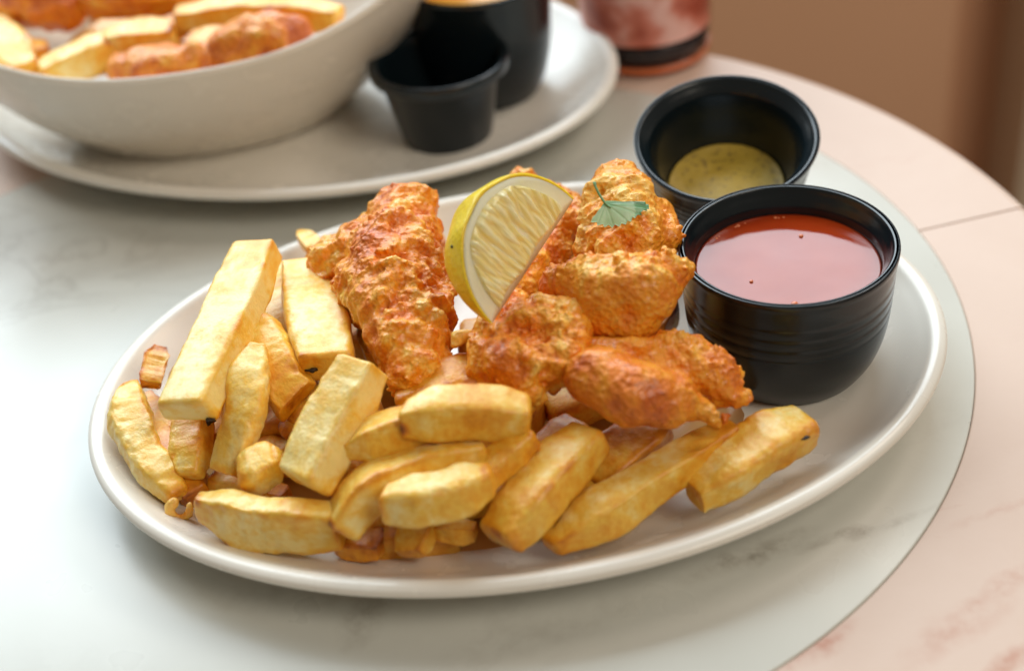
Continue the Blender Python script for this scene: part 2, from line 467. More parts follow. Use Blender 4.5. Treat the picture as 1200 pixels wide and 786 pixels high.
# white boat-shaped bowl on the rear plate
def bowl():
    a, b = 0.135, 0.088
    prof = [(0.30, 0.000), (0.50, 0.000), (0.56, 0.004), (0.72, 0.016), (0.86, 0.032), (0.95, 0.046), (0.985, 0.0530), (1.0, 0.0560), (0.995, 0.0578), (0.975, 0.0575),
            (0.94, 0.050), (0.85, 0.036), (0.70, 0.021), (0.52, 0.010), (0.30, 0.007)]
    pr = smooth_prof(prof, 4); pr = [(0.01, 0.0)] + pr + [(0.01, 0.007)]
    n = 160; v = []
    for r, z in pr:
        for j in range(n):
            t = 2 * PI * j / n
            c, s = math.cos(t), math.sin(t)
            lift = 1 + 0.62 * abs(c) ** 3.0
            ex = 1 + 0.10 * abs(c) ** 4 * (z / 0.056)
            v.append((a * r * c * ex, b * r * s, z * lift * 1.12))
    o = link('serving_bowl', newmesh('serving_bowl', v, grid_faces(len(pr), n)), 'ceramic')
    return tag(o, 'white boat-shaped bowl with raised ends, full of chips and battered pieces', 'bowl')
bw = bowl(); 
bc = P(190, 30, 0.05)
BOWL = np.array([-0.137, 0.684, 0.0065]); BOWLTH = 0.06
bw.location = BOWL; bw.rotation_euler = (0, 0, BOWLTH)

# ------------------------------------------------------------------ black pots
def pot(name, r, h, label, ridges=True, group='black sauce pots', flare=False, taper=0.0):
    if flare:
        pr = [(0.60, 0), (0.64, 0.01), (0.66, 0.04), (0.74, 0.35), (0.83, 0.70), (0.86, 0.80), (0.92, 0.83), (0.985, 0.86), (1.0, 0.90), (1.0, 0.96), (0.985, 0.99), (0.95, 1.0), (0.90, 0.985), (0.84, 0.93), (0.79, 0.75), (0.70, 0.38), (0.60, 0.09), (0.50, 0.06)]
        pr = smooth_prof([(a * r, b * h) for a, b in pr], 4)
    else:
        out = [(0.68, 0), (0.715, 0.006), (0.755, 0.035), (0.85, 0.16), (0.912, 0.30), (0.942, 0.42), (0.953, 0.50)]
        if ridges:
            out += [(0.951, 0.525), (0.960, 0.56), (0.963, 0.59), (0.959, 0.615), (0.967, 0.65), (0.970, 0.68), (0.967, 0.705), (0.973, 0.74), (0.976, 0.77), (0.975, 0.795)]
        out += [(0.982, 0.85), (0.992, 0.93), (1.0, 0.965), (0.999, 0.990), (0.991, 0.999), (0.950, 0.999), (0.936, 0.988), (0.915, 0.955), (0.875, 0.90), (0.850, 0.84), (0.815, 0.60), (0.765, 0.40), (0.70, 0.20), (0.62, 0.09), (0.50, 0.06)]
        pr = smooth_prof([(a * r, b * h) for a, b in out], 4)
    pr = [(q[0] * (1 - taper * (1 - q[1] / h) ** 0.8), q[1]) for q in pr]
    pr = [(0.0004, 0.0)] + [tuple(q) for q in pr] + [(0.0004, 0.06 * h)]
    o = lathe(name, pr, 'black_melamine', n=128)
    return tag(o, label, 'sauce pot', group)
def sauce(name, r, z, mat, label, wob=0.0003, bubbles=0, sag=0.0006, seed=3, size=None):
    nr, n = 40, 96; v = []
    for i in range(nr):
        q = (i + 0.02) / (nr - 1) if i < nr - 1 else 1
        for j in range(n):
            t = 2 * PI * j / n; v.append((q * r * math.cos(t), q * r * math.sin(t), 0))
    v = np.array(v); q = np.hypot(v[:, 0], v[:, 1]) / r
    v[:, 2] = z + sag * q ** 8 + wob * fbm(v * 70 + seed, 2, seed) * (1 - q ** 6)
    rim = len(v) - n
    vb = v[rim:].copy(); vb[:, 2] = z - 0.006; vb[:, :2] *= 0.92
    v = np.vstack([v, vb])
    f = grid_faces(nr + 1, n, True, True)
    o = link(name, newmesh(name, v, f), mat)
    return tag(o, label, 'sauce')
C1 = P(923.5, 283.5, 0.0590)                  # centre of its opening
cup1 = pot('sauce_pot', 128.5 * mpp(C1), 0.0528, 'black ridged pot full of red chilli sauce, standing on the front plate')
cup1.location = (C1[0], C1[1], 0.0062)
s1 = sauce('chilli_sauce', 0.0330, 0.0425, 'chilli_sauce', 'glossy red chilli sauce filling the nearest black pot', wob=0.00012)
s1.location = cup1.location
# small bubbles at the edge of the chilli sauce
rnd = random.Random(4)
def ico(name, r, mat, parent, loc, sub=2, sc=(1, 1, 1)):
    import bmesh
    bm = bmesh.new(); bmesh.ops.create_icosphere(bm, subdivisions=sub, radius=r)
    me = bpy.data.meshes.new(name); bm.to_mesh(me); bm.free()
    o = link(name, me, mat, parent); o.location = loc; o.scale = sc; return o
for a, q, r in ((2.35, .955, .0007), (2.30, .95, .0005), (2.02, .955, .0006), (1.98, .96, .0009), (1.88, .96, .0005), (1.50, .96, .0008), (1.46, .95, .0005), (1.40, .96, .0006), (1.1, .6, .0009), (3.6, .5, .0007), (4.6, .72, .0012)):
    ico('bubble', r, 'orange_glass', s1, (0.0325 * q * math.cos(a), 0.0325 * q * math.sin(a), 0.0427), 2, (1, 1, 0.6))

cup2 = pot('sauce_pot', 0.0370, 0.0380, 'black pot with grainy mustard sauce low inside, tilted on the far plate rim', ridges=True, taper=0.15)
C2 = P(851, 160, 0.0585)                       # centre of its opening
t2x, t2y = math.radians(13), math.radians(-2)
cup2.rotation_euler = (t2x, t2y, 0)
ax2 = np.array((Matrix.Rotation(t2y, 3, 'Y') @ Matrix.Rotation(t2x, 3, 'X')) @ Vector((0, 0, 1)))
cup2.location = C2 - 0.038 * ax2
s2 = sauce('mustard_sauce', 0.0236, 0.0105, 'mustard_sauce', 'grainy yellow mustard sauce at the bottom of the tilted pot', wob=0.0012, sag=0.001)
s2.location = cup2.location; s2.rotation_euler = cup2.rotation_euler

c3 = P(513, 66, 0.047)
cup3 = pot('sauce_pot', 0.0335, 0.041, 'small empty black pot with a flared lip, on the rear plate', flare=True)
cup3.location = (c3[0], c3[1], 0.006)
c4 = P(556, -31, 0.068)
cup4 = pot('sauce_pot', 0.0365, 0.062, 'tall black pot of yellow sauce behind the small flared pot, cut by the top edge', ridges=False)
cup4.location = (c4[0], c4[1], 0.006)
s4 = sauce('yellow_sauce', 0.0316, 0.0580, 'yellow_sauce', 'yellow orange sauce in the tall black pot at the top edge')
s4.location = cup4.location

# ------------------------------------------------------------------ glass with a pink drink behind
g0 = P(757, 58, 0.0)
gl = empty('drinking_glass', (g0[0], g0[1], 0), 'blurred clear tumbler of pink drink at the far table edge', 'glass')
lathe('glass_wall', smooth_prof([(0.0315, 0.0), (0.034, 0.002), (0.0345, 0.012), (0.037, 0.06), (0.040, 0.11), (0.0405, 0.112), (0.0385, 0.112), (0.035, 0.06), (0.0325, 0.016), (0.03, 0.0135)], 4), 'glass', gl, n=64)
lathe('glass_base', [(0.0005, 0.0050), (0.0300, 0.0050), (0.0328, 0.0065), (0.0330, 0.0150), (0.031, 0.0175), (0.0005, 0.0175)], 'dark_glass', gl, n=64)
lathe('base_ring', [(0.0318, 0.0006), (0.0332, 0.0022), (0.0336, 0.0060), (0.0318, 0.0040)], 'orange_glass', gl, n=64, closed=True)
dk = lathe('pink_drink', smooth_prof([(0.0005, 0.0190), (0.0310, 0.0180), (0.0332, 0.022), (0.0350, 0.055), (0.0365, 0.095), (0.036, 0.096), (0.0005, 0.096)], 3), 'pink_drink', None, n=64)
dk.location = gl.location
tag(dk, 'cloudy pink red drink inside the tumbler at the far table edge', 'drink')

# ------------------------------------------------------------------ chips
def frame(T, roll):
    T = T / np.linalg.norm(T)
    u = np.array([0, 0, 1.0]); u = u - T * np.dot(u, T); u /= np.linalg.norm(u)
    s = np.cross(T, u)
    c, d = math.cos(roll), math.sin(roll)
    return T, s * c + u * d, u * c - s * d
CHIPS = 'thick chips on the front plate'
def chip(pts, w, h, label, roll=0, tone=0.2, seed=0, ends=((0.75, 0.75, 0), (0.75, 0.75, 0)), mid=1.0, sq=4.5, group=CHIPS, lump=1.0, res=(84, 56), name='chip', rawpts=None, rawsize=None, brown=1.0, cat='chip'):
    """a cut potato chip lofted along pixel points with heights; w, h in photo pixels"""
    Q = [P(*p) for p in pts] if rawpts is None else [np.array(p, float) for p in rawpts]
    ctr = sum(Q) / len(Q)
    k = mpp(ctr); W2, H2 = (w * k * 0.53, h * k * 0.50) if rawsize is None else (rawsize[0] / 2, rawsize[1] / 2)
    base = Vector(ctr)
    nr, nc = res
    # resample the path
    path = np.array(smooth_prof(Q, 12)) if len(Q) > 2 else np.array([Q[0] + (Q[1] - Q[0]) * t for t in np.linspace(0, 1, 25)])
    seg = np.r_[0, np.cumsum(np.linalg.norm(np.diff(path, axis=0), axis=1))]; L = seg[-1]
    # ring parameters: extra rings close to the ends for a rounded edge
    re = min(W2, H2) * 0.26
    tt = np.concatenate([re * (1 - np.cos(np.linspace(0, PI / 2, 7))), np.linspace(re, L - re, nr - 14)[1:-1] , L - re * (1 - np.cos(np.linspace(PI / 2, 0, 7)))])
    rng = np.random.default_rng(seed + 11)
    ang = np.linspace(0, 2 * PI, nc, endpoint=False) + PI / nc
    V = []; U1 = []; EN = []
    sq = min(sq * 1.25, 6.5); e = 2.0 / sq
    bend = rng.uniform(-1, 1, 2) * 0.035 * L; twist = rng.uniform(-16, 16); trap = rng.uniform(-0.16, 0.16); trap2 = rng.uniform(-0.14, 0.14)
    for t in tt:
        q = t / L
        c0 = np.array([np.interp(t, seg, path[:, i]) for i in range(3)])
        t2, t1 = min(L, t + L * 0.06), max(0, t - L * 0.06)
        T = np.array([np.interp(t2, seg, path[:, i]) - np.interp(t1, seg, path[:, i]) for i in range(3)])
        T, s, u = frame(T, math.radians(roll + twist * (q - 0.5)))
        (a0, b0, k0), (a1, b1, k1) = ends
        sm = lambda x: x * x * (3 - 2 * x)
        fa = sm(min(1, q / 0.30)); fb = sm(min(1, (1 - q) / 0.30))
        sw = (a0 + (1 - a0) * fa) * (a1 + (1 - a1) * fb) * (1 + (mid - 1) * math.sin(PI * q))
        sh = (b0 + (1 - b0) * fa) * (b1 + (1 - b1) * fb) * (1 + (mid - 1) * math.sin(PI * q))
        dE = min(t, L - t)
        ins = re * (1 - math.sqrt(max(0, 1 - (1 - min(dE / re, 1)) ** 2)))
        x = np.sign(np.cos(ang)) * np.abs(np.cos(ang)) ** e * (W2 * sw - ins)
        y = np.sign(np.sin(ang)) * np.abs(np.sin(ang)) ** e * (H2 * sh - ins)
        x, y = x * (1 + trap * y / H2), y * (1 + trap2 * x / W2)
        shear = (k0 * max(0, 1 - q / 0.35) - k1 * max(0, 1 - (1 - q) / 0.35)) * x
        c0 = c0 + (s * bend[0] + u * bend[1] * 0.4) * math.sin(PI * q)
        V.append(c0 + np.outer(x, s) + np.outer(y, u) + np.outer(shear, T))
        cx_, cy_ = np.abs(x) / (W2 * sw), np.abs(y) / (H2 * sh)
        U1.append(np.clip((cx_ * cy_ - 0.62) * 3.0, 0, 1)); EN.append(np.full(nc, np.clip(1 - dE / (0.004), 0, 1)))
    V = np.vstack(V); edge = np.concatenate(U1); en = np.concatenate(EN)
    # end caps as shrinking rings
    n0 = V[:nc]; n1 = V[-nc:]
    caps0 = [n0.mean(0) + (n0 - n0.mean(0)) * s_ for s_ in (0.02, 0.35, 0.7, 0.9)]
    caps1 = [n1.mean(0) + (n1 - n1.mean(0)) * s_ for s_ in (0.9, 0.7, 0.35, 0.02)]
    V = np.vstack(caps0 + [V] + caps1); z4 = np.full(4 * nc, 0.15)
    edge = np.concatenate([z4, edge, z4]); en = np.concatenate([np.full(4 * nc, 0.55), en, np.full(4 * nc, 0.55)])
    D = V - ctr
    f = grid_faces(len(V) // nc, nc)
    me = newmesh(name, D, f)
    N = np.zeros(len(V) * 3, np.float32); me.vertices.foreach_get('normal', N); N = N.reshape(-1, 3).astype(float)
    so = seed * 3.7
    blis = np.clip(0.42 - worley(D * 120 + so, seed), 0, 1) * 2.4 * np.clip(vnoise(D * 60 + so, seed + 5) * 2.0, 0, 1)
    disp = lump * (0.0020 * fbm(D * 42 + so, 2, seed) + 0.00050 * fbm(D * 300 + so, 3, seed + 2) + 0.0011 * blis)
    disp -= edge * 0.0009 * (0.5 + 0.5 * vnoise(D * 130 + so, seed + 3)) * 1.0
    D2 = D + N * disp[:, None]
    me.vertices.foreach_set('co', D2.astype(np.float32).ravel())
    br = 0.62 * edge * (0.55 + 0.6 * fbm(D * 90 + so, 3, seed + 4)) + 0.50 * en * (0.5 + 0.7 * fbm(D * 140 + so, 2, seed + 9)) + 0.30 * fbm(D * 48 + so, 3, seed + 21) + 0.25 * blis
    spot = np.clip(vnoise(D * 150 + so, seed + 31) - 0.62, 0, 1) * 2.6 * np.clip(en + edge, 0, 1)
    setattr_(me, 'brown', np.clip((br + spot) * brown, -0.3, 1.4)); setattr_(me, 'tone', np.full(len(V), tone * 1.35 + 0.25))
    o = link(name, me, 'potato'); o.location = base
    return tag(o, label, cat, group)

def chip_speck(root, pt, r):
    o = ico('dark_spot', r, 'speck', root, Vector(pt) - root.location, 3, (1.25, 0.9, 0.45))
    for v in o.data.vertices:
        c = np.array([tuple(v.co)]); v.co *= 1 + 0.55 * float(vnoise(c * 1.6 / r + root.location.x * 900, 2)[0])
    return o

A_ = dict
chip([(300, 291, .059), (216, 483, .047)], 64, 36, 'long creamy white chip lying on top at the left, longest and palest', roll=-4, tone=-0.14, seed=1, ends=((0.82, 0.85, 0.1), (0.96, 0.95, 0.0)), sq=6.5, lump=0.7)
chip([(152, 449, .030), (156, 490, .027), (178, 540, .022), (209, 582, .018)], 46, 36, 'pale blistered chip curving along the left edge of the plate', roll=10, tone=0.02, seed=2, ends=((0.55, 0.6, 0.1), (0.55, 0.6, 0)), sq=3.2, lump=1.5)
chip([(190, 407, .030), (176, 455, .027)], 32, 26, 'small golden chip with a burnt tip behind the long white chip', roll=15, tone=0.22, seed=3, ends=((0.55, 0.6, 0), (0.9, 0.9, 0)), lump=1.4, brown=1.5)
chip([(224, 480, .030), (222, 556, .022)], 44, 28, 'short orange-edged chip poking out under the long white chip', roll=-12, tone=0.18, seed=4, ends=((0.9, 0.9, 0), (0.55, 0.6, 0.3)), lump=1.0)
chip([(302, 403, .052), (288, 470, .044), (262, 556, .027)], 50, 36, 'rounded golden chip standing beside the long white chip', roll=5, tone=0.10, seed=5, ends=((0.5, 0.55, 0), (0.8, 0.7, 0)), sq=3.0, lump=1.2)
chip([(331, 536, .034), (285, 556, .032)], 40, 36, 'stubby chip with a white top and orange underside near the front left', roll=12, tone=0.12, seed=6, ends=((0.6, 0.7, -0.1), (0.8, 0.75, 0.2)), sq=3.2, lump=1.2)
chip([(286, 368, .048), (318, 425, .044), (348, 470, .038)], 56, 30, 'broad golden chip with a scooped face between the rounded chip and the white wedge', roll=-22, tone=0.30, seed=7, ends=((0.6, 0.8, 0.1), (0.95, 0.8, -0.2)), lump=1.1, sq=3.6)
chip([(318, 318, .038), (338, 404, .036)], 52, 26, 'flat pale chip half hidden behind the scooped golden chip', roll=-14, tone=0.02, seed=8, lump=0.8)
chip([(348, 312, .044), (366, 370, .044), (383, 432, .044)], 64, 44, 'thick pale chip with a dark spot, tucked against the left battered fillet', roll=8, tone=0.0, seed=9, ends=((0.7, 0.8, 0.1), (0.9, 0.9, 0.25)), lump=0.9, sq=5)
chip([(333, 505, .025), (368, 492, .025)], 30, 22, 'small dark orange chip end in the gap between larger chips', roll=0, tone=0.42, seed=10, ends=((0.5, 0.6, 0), (0.7, 0.8, 0)), lump=1.2, sq=3)
chip([(350, 270, .034), (378, 300, .034)], 22, 16, 'thin bright yellow chip tip beside the far plate rim', roll=0, tone=0.08, seed=11, ends=((0.5, 0.6, 0), (0.9, 0.9, 0)), lump=0.7, brown=0.5)
chip([(426, 424, .060), (354, 566, .038)], 64, 50, 'large square-cut creamy chip below the left battered fillet', roll=-6, tone=-0.04, seed=12, ends=((0.86, 0.92, 0.05), (0.95, 0.9, 0.1)), lump=0.8, sq=6)
chip([(404, 526, .044), (452, 508, .047), (520, 488, .050)], 42, 42, 'golden chip with a pale pointed top, left of the thick blunt chip', roll=14, tone=0.14, seed=13, ends=((0.5, 0.5, -0.4), (0.9, 0.9, 0)), lump=0.8)
chip([(474, 492, .054), (540, 484, .054), (620, 488, .050)], 48, 58, 'thick blunt chip with a thin white top below the fillets', roll=4, tone=0.16, seed=14, ends=((0.55, 0.6, -0.45), (0.75, 0.75, 0)), lump=0.7, sq=4)
chip([(397, 618, .028), (428, 578, .036), (490, 547, .040), (570, 527, .042)], 52, 48, 'long bent chip arching behind the front row', roll=18, tone=0.08, seed=15, ends=((0.75, 0.8, 0), (0.7, 0.7, 0)), lump=0.9, sq=4)
chip([(230, 592, .026), (300, 608, .024), (402, 614, .026)], 42, 68, 'curved yellow chip lying along the front left rim', roll=0, tone=0.02, seed=16, ends=((0.55, 0.55, 0.1), (0.9, 0.85, 0)), lump=0.9, sq=3.4)
chip([(450, 590, .040), (510, 582, .041), (578, 562, .041)], 50, 58, 'chunky chip block with a white top in the middle of the front row', roll=8, tone=0.06, seed=17, ends=((0.72, 0.8, -0.35), (0.6, 0.65, 0.2)), lump=0.8, sq=3.6)
chip([(535, 578, .036), (580, 550, .040), (622, 512, .044)], 40, 38, 'golden chip rising behind the chunky block towards the fish', roll=12, tone=0.22, seed=18, ends=((0.9, 0.9, 0), (0.6, 0.65, 0)), lump=1.0, sq=4)
chip([(478, 652, .016), (500, 598, .022)], 46, 30, 'small yellow chip end under the chunky block', roll=8, tone=0.14, seed=19, ends=((0.8, 0.8, 0.2), (0.9, 0.9, 0)), lump=0.9)
chip([(505, 618, .020), (560, 622, .020)], 28, 26, 'thin yellow chip lying sideways under the chunky block', roll=8, tone=0.16, seed=20, lump=0.9)
chip([(585, 632, .026), (636, 570, .034), (694, 508, .038)], 66, 50, 'broad long chip in the front row, right of the chunky block', roll=6, tone=0.14, seed=21, ends=((0.80, 0.8, 0.05), (0.85, 0.85, 0)), lump=0.9, sq=3.6)
chip([(643, 640, .020), (730, 582, .026), (862, 503, .030)], 52, 44, 'longest golden chip of the front row with a pointed near end', roll=2, tone=0.16, seed=22, ends=((0.5, 0.55, 0.35), (0.75, 0.75, 0)), lump=0.9, sq=4)
o = chip([(808, 582, .022), (870, 545, .025), (944, 497, .027)], 58, 48, 'rightmost chip, blistered and pale gold with one black speck', roll=0, tone=0.10, seed=23, ends=((0.85, 0.85, 0.0), (0.80, 0.8, 0.1)), lump=1.3, sq=3.6)
RIGHTCHIP = o
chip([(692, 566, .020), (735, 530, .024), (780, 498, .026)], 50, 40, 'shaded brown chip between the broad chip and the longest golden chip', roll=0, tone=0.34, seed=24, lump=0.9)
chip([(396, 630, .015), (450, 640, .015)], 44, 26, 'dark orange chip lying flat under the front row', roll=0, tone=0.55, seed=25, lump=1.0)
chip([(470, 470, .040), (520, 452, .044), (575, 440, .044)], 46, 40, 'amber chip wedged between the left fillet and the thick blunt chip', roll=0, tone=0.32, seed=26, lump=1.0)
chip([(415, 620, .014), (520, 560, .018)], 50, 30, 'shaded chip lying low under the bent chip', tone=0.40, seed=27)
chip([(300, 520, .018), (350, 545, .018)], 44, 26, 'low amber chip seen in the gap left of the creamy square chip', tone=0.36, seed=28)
# chips buried in the pile that carry the ones on top
BUR = [((180, 500, .016), (232, 585, .014), 44), ((250, 566, .014), (340, 585, .014), 44), ((165, 470, .014), (200, 540, .013), 36), ((420, 640, .012), (540, 630, .012), 34),
       ((420, 560, .028), (480, 500, .030), 50), ((620, 560, .020), (680, 500, .024), 50), ((260, 470, .026), (300, 380, .030), 46), ((340, 500, .026), (390, 460, .028), 46), ((230, 430, .030), (300, 470, .026), 40), ((470, 600, .015), (600, 570, .018), 50), ((650, 600, .014), (760, 540, .015), 44),
       ((250, 400, .018), (270, 520, .016), 56), ((330, 420, .018), (400, 330, .018), 60), ((300, 500, .017), (420, 470, .019), 60), ((380, 560, .016), (500, 500, .018), 60),
       ((420, 400, .020), (520, 420, .020), 62), ((540, 400, .020), (660, 400, .020), 64), ((560, 540, .018), (620, 470, .022), 60), ((640, 480, .020), (760, 430, .020), 62),
       ((440, 300, .020), (520, 280, .020), 62), ((640, 280, .018), (760, 290, .018), 62), ((560, 320, .020), (680, 340, .020), 62), ((700, 360, .022), (790, 380, .022), 60), ((200, 460, .018), (260, 440, .022), 50),
       ((270, 350, .022), (330, 360, .024), 50), ((580, 600, .014), (700, 540, .015), 50), ((440, 350, .034), (450, 420, .034), 50), ((580, 350, .034), (700, 400, .036), 56), ((430, 470, .034), (420, 520, .032), 48)]
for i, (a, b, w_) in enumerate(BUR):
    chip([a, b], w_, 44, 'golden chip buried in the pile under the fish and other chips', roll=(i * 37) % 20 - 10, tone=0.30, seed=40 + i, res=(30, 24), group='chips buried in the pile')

# ------------------------------------------------------------------ battered fish
def batter(name, blobs, label, seed=0, tone=0.0, amp=1.0, crust=1.0, voxel=0.00062, group='battered fish pieces', raw=False, ridge=None, zsq=1.0, cat='battered fish', crumbs=0, gate=None):
    import bmesh
    bm = bmesh.new(); rng = np.random.default_rng(seed + 5)
    pts = []
    for b in blobs:
        if b is None: pts.append(None); continue
        if raw: pts.append((np.array(b[:3], float), b[3]))
        else:
            p = P(b[0], b[1], b[2]); pts.append((p, b[3] * mpp(p)))
    real = [q for q in pts if q is not None]
    ctr = sum(q[0] for q in real) / len(real)
    def ball(p, r):
        mt = Matrix.Translation(Vector(p - ctr)) @ Matrix.Diagonal((1, 1, zsq, 1))
        bmesh.ops.create_icosphere(bm, subdivisions=3 if r > .004 else 2, radius=r, matrix=mt)
    for i, q in enumerate(pts):
        if q is None: continue
        ball(*q)
        if i + 1 < len(pts) and pts[i + 1] is not None:
            p2, r2 = pts[i + 1]; L = np.linalg.norm(p2 - q[0]); n = max(1, int(L / (0.3 * min(q[1], r2))))
            for k in range(1, n):
                t = k / n; ball(q[0] * (1 - t) + p2 * t, q[1] * (1 - t) + r2 * t)
    me = bpy.data.meshes.new(name); bm.to_mesh(me); bm.free()
    o = bpy.data.objects.new(name, me); C.objects.link(o)
    m = o.modifiers.new('r', 'REMESH'); m.mode = 'VOXEL'; m.voxel_size = voxel * 1.35
    m = o.modifiers.new('s', 'SMOOTH'); m.factor = 0.6; m.iterations = 14
    dg = bpy.context.evaluated_depsgraph_get(); ev = o.evaluated_get(dg); me2 = bpy.data.meshes.new_from_object(ev)
    def grab(mm):
        a = np.zeros(len(mm.vertices) * 3, np.float32); mm.vertices.foreach_get('co', a)
        b = np.zeros(len(mm.vertices) * 3, np.float32); mm.vertices.foreach_get('normal', b)
        return a.reshape(-1, 3).astype(float), b.reshape(-1, 3).astype(float)
    def disp(D, so):
        wv = D + 0.004 * np.stack([fbm(D * 70 + so + 9, 2, seed + 1), fbm(D * 70 + so + 31, 2, seed + 2), fbm(D * 70 + so + 57, 2, seed + 3)], 1)
        big = fbm(wv * 55 + so, 3, seed)
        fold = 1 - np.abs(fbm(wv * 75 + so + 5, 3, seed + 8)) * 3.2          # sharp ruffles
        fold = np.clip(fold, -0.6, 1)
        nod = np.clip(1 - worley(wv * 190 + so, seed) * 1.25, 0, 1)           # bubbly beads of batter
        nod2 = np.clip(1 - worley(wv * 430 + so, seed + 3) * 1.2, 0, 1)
        msk = np.clip(0.55 + 1.5 * fbm(D * 50 + so + 77, 2, seed + 12) + crust - 1, 0, 1)
        if gate is not None: msk = msk * np.clip((D @ np.array(gate[0]) - gate[1]) * gate[2] + 0.5, 0.06, 1)
        d = 0.0038 * big * amp * (1 if gate is None else 0.7) + 0.0022 * fold * amp * (0.25 + 0.75 * msk) + (0.0016 * nod + 0.0013 * nod2) * crust * msk + 0.0011 * fbm(wv * 170 + so, 3, seed + 33) * crust * (0.3 + 0.7 * msk)
        if ridge is not None:
            dr, fr = ridge; q = (D @ np.array(dr)) * fr
            q = q + 5.0 * fbm(D * 45 + so, 3, seed + 40)
            d = d + 0.0007 * np.sin(q) * (0.3 + 0.7 * msk)
        br = 0.55 - 0.35 * fold - 0.50 * (nod * msk) - 0.3 * nod2 * msk - 0.04  # crease shade painted into the colour: darker in crevices, paler on beads
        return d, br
    D, N = grab(me2); so = seed * 5.1
    d, br = disp(D, so)
    me2.vertices.foreach_set('co', (D + N * d[:, None]).astype(np.float32).ravel())
    # second remesh evens the stretched faces; then finest relief
    o.modifiers.clear()
    nc_ = crumbs if crumbs else int(len(me2.vertices) / 60 * crust)
    if nc_ > 0 and crust > 0.5:
        D, N = grab(me2); b2 = bmesh.new(); b2.from_mesh(me2)
        cl = vnoise(D * 90 + so + 3, seed + 44); cand = np.where((cl > 0.05) & (True if gate is None else (D @ np.array(gate[0]) > gate[1])))[0]
        for k_ in rng.choice(cand, min(nc_, len(cand)), replace=False):
            rr_ = rng.uniform(0.0005, 0.0016) * (0.6 + 0.6 * cl[k_])
            mt = Matrix.Translation(Vector(D[k_] + N[k_] * rr_ * rng.uniform(-0.1, 0.75))) @ Matrix.Rotation(rng.uniform(0, 6), 4, 'X') @ Matrix.Diagonal((1.0, rng.uniform(0.6, 1.5), rng.uniform(0.6, 1.0), 1))
            bmesh.ops.create_icosphere(b2, subdivisions=1, radius=rr_, matrix=mt)
        b2.to_mesh(me2); b2.free()
    o.data = me2
    m = o.modifiers.new('r', 'REMESH'); m.mode = 'VOXEL'; m.voxel_size = voxel
    m = o.modifiers.new('s', 'SMOOTH'); m.factor = 0.5; m.iterations = 2
    dg = bpy.context.evaluated_depsgraph_get(); ev = o.evaluated_get(dg); me3 = bpy.data.meshes.new_from_object(ev)
    o.modifiers.clear(); bpy.data.objects.remove(o)
    D, N = grab(me3)
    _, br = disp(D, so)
    fine = np.clip(1 - worley(D * 620 + so, seed + 60) * 1.3, 0, 1); msk = np.clip(0.5 + 1.5 * fbm(D * 50 + so + 77, 2, seed + 12), 0, 1)
    if gate is not None: msk = msk * np.clip((D @ np.array(gate[0]) - gate[1]) * gate[2] + 0.5, 0.06, 1)
    D = D + N * (0.00045 * fine * msk * crust + 0.0004 * fbm(D * 400 + so, 2, seed + 70))[:, None]
    me3.vertices.foreach_set('co', D.astype(np.float32).ravel())
    me3.name = name
    setattr_(me3, 'brown', br); setattr_(me3, 'tone', tone + 0.05 + 0.10 * fbm(D * 45 + so, 2, seed + 90))  # first attribute holds the painted crease shade
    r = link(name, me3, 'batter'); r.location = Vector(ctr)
    return tag(r, label, cat, group)

rdir = P(480, 430, .05) - P(468, 250, .05); rdir /= np.linalg.norm(rdir)
batter('fish_fillet', [(474, 250, .058, 30), (470, 268, .056, 40), (460, 300, .055, 52), (462, 330, .055, 56), (472, 365, .053, 50), (482, 400, .050, 44), (486, 425, .046, 36), None,
                       (430, 290, .052, 26), (405, 305, .049, 25), (385, 318, .046, 22), (370, 322, .045, 12), None, (372, 296, .045, 12), (395, 300, .047, 18), None, (415, 330, .052, 26), (440, 345, .052, 30)],
       'upright craggy orange battered fillet left of the lemon wedge', seed=1, tone=0.09, crust=1.15, ridge=(rdir, 900))
batter('fish_fillet', [(724, 222, .064, 30), (730, 242, .064, 40), (736, 266, .062, 46), (736, 292, .058, 46), None, (700, 280, .058, 20), (690, 296, .056, 18), None, (770, 250, .06, 20), (782, 282, .06, 16)],
       'pale golden battered fillet carrying the green herb leaf', seed=2, tone=0.0, crust=1.1, ridge=(rdir, 800))
batter('fish_fillet', [(608, 207, .050, 6), (622, 213, .050, 7), (640, 224, .048, 11), (665, 238, .046, 17), (660, 262, .046, 26), (640, 285, .046, 30), (622, 310, .046, 32), (600, 345, .044, 34)],
       'dark orange battered fillet mostly hidden behind the lemon wedge', seed=3, tone=0.10, crust=1.1)
batter('fish_fillet', [(650, 332, .064, 20), (680, 335, .066, 30), (715, 345, .068, 38), (755, 345, .069, 36), (785, 322, .070, 18), (805, 316, .070, 8), None, (700, 365, .062, 32), (745, 375, .062, 28), None, (690, 312, .066, 12), (730, 316, .068, 14), (760, 308, .069, 9)],
       'ragged-edged orange battered piece in the middle below the herb leaf', seed=4, tone=0.06, crust=1.1, amp=0.9, gate=((0.1, 0.5, 0.8), 0.003, 120))
batter('fish_fillet', [(575, 398, .054, 22), (600, 388, .057, 30), (635, 378, .060, 30), (665, 378, .060, 20), None, (575, 420, .052, 24), (610, 428, .054, 34), (645, 418, .056, 32), (664, 398, .059, 28), None, (622, 452, .050, 16), (628, 462, .050, 10), None, (592, 362, .056, 18), (560, 405, .052, 14), (552, 410, .052, 8)],
       'knobbly battered lump directly below the lemon wedge', seed=5, tone=0.12, crust=1.25, amp=1.25)
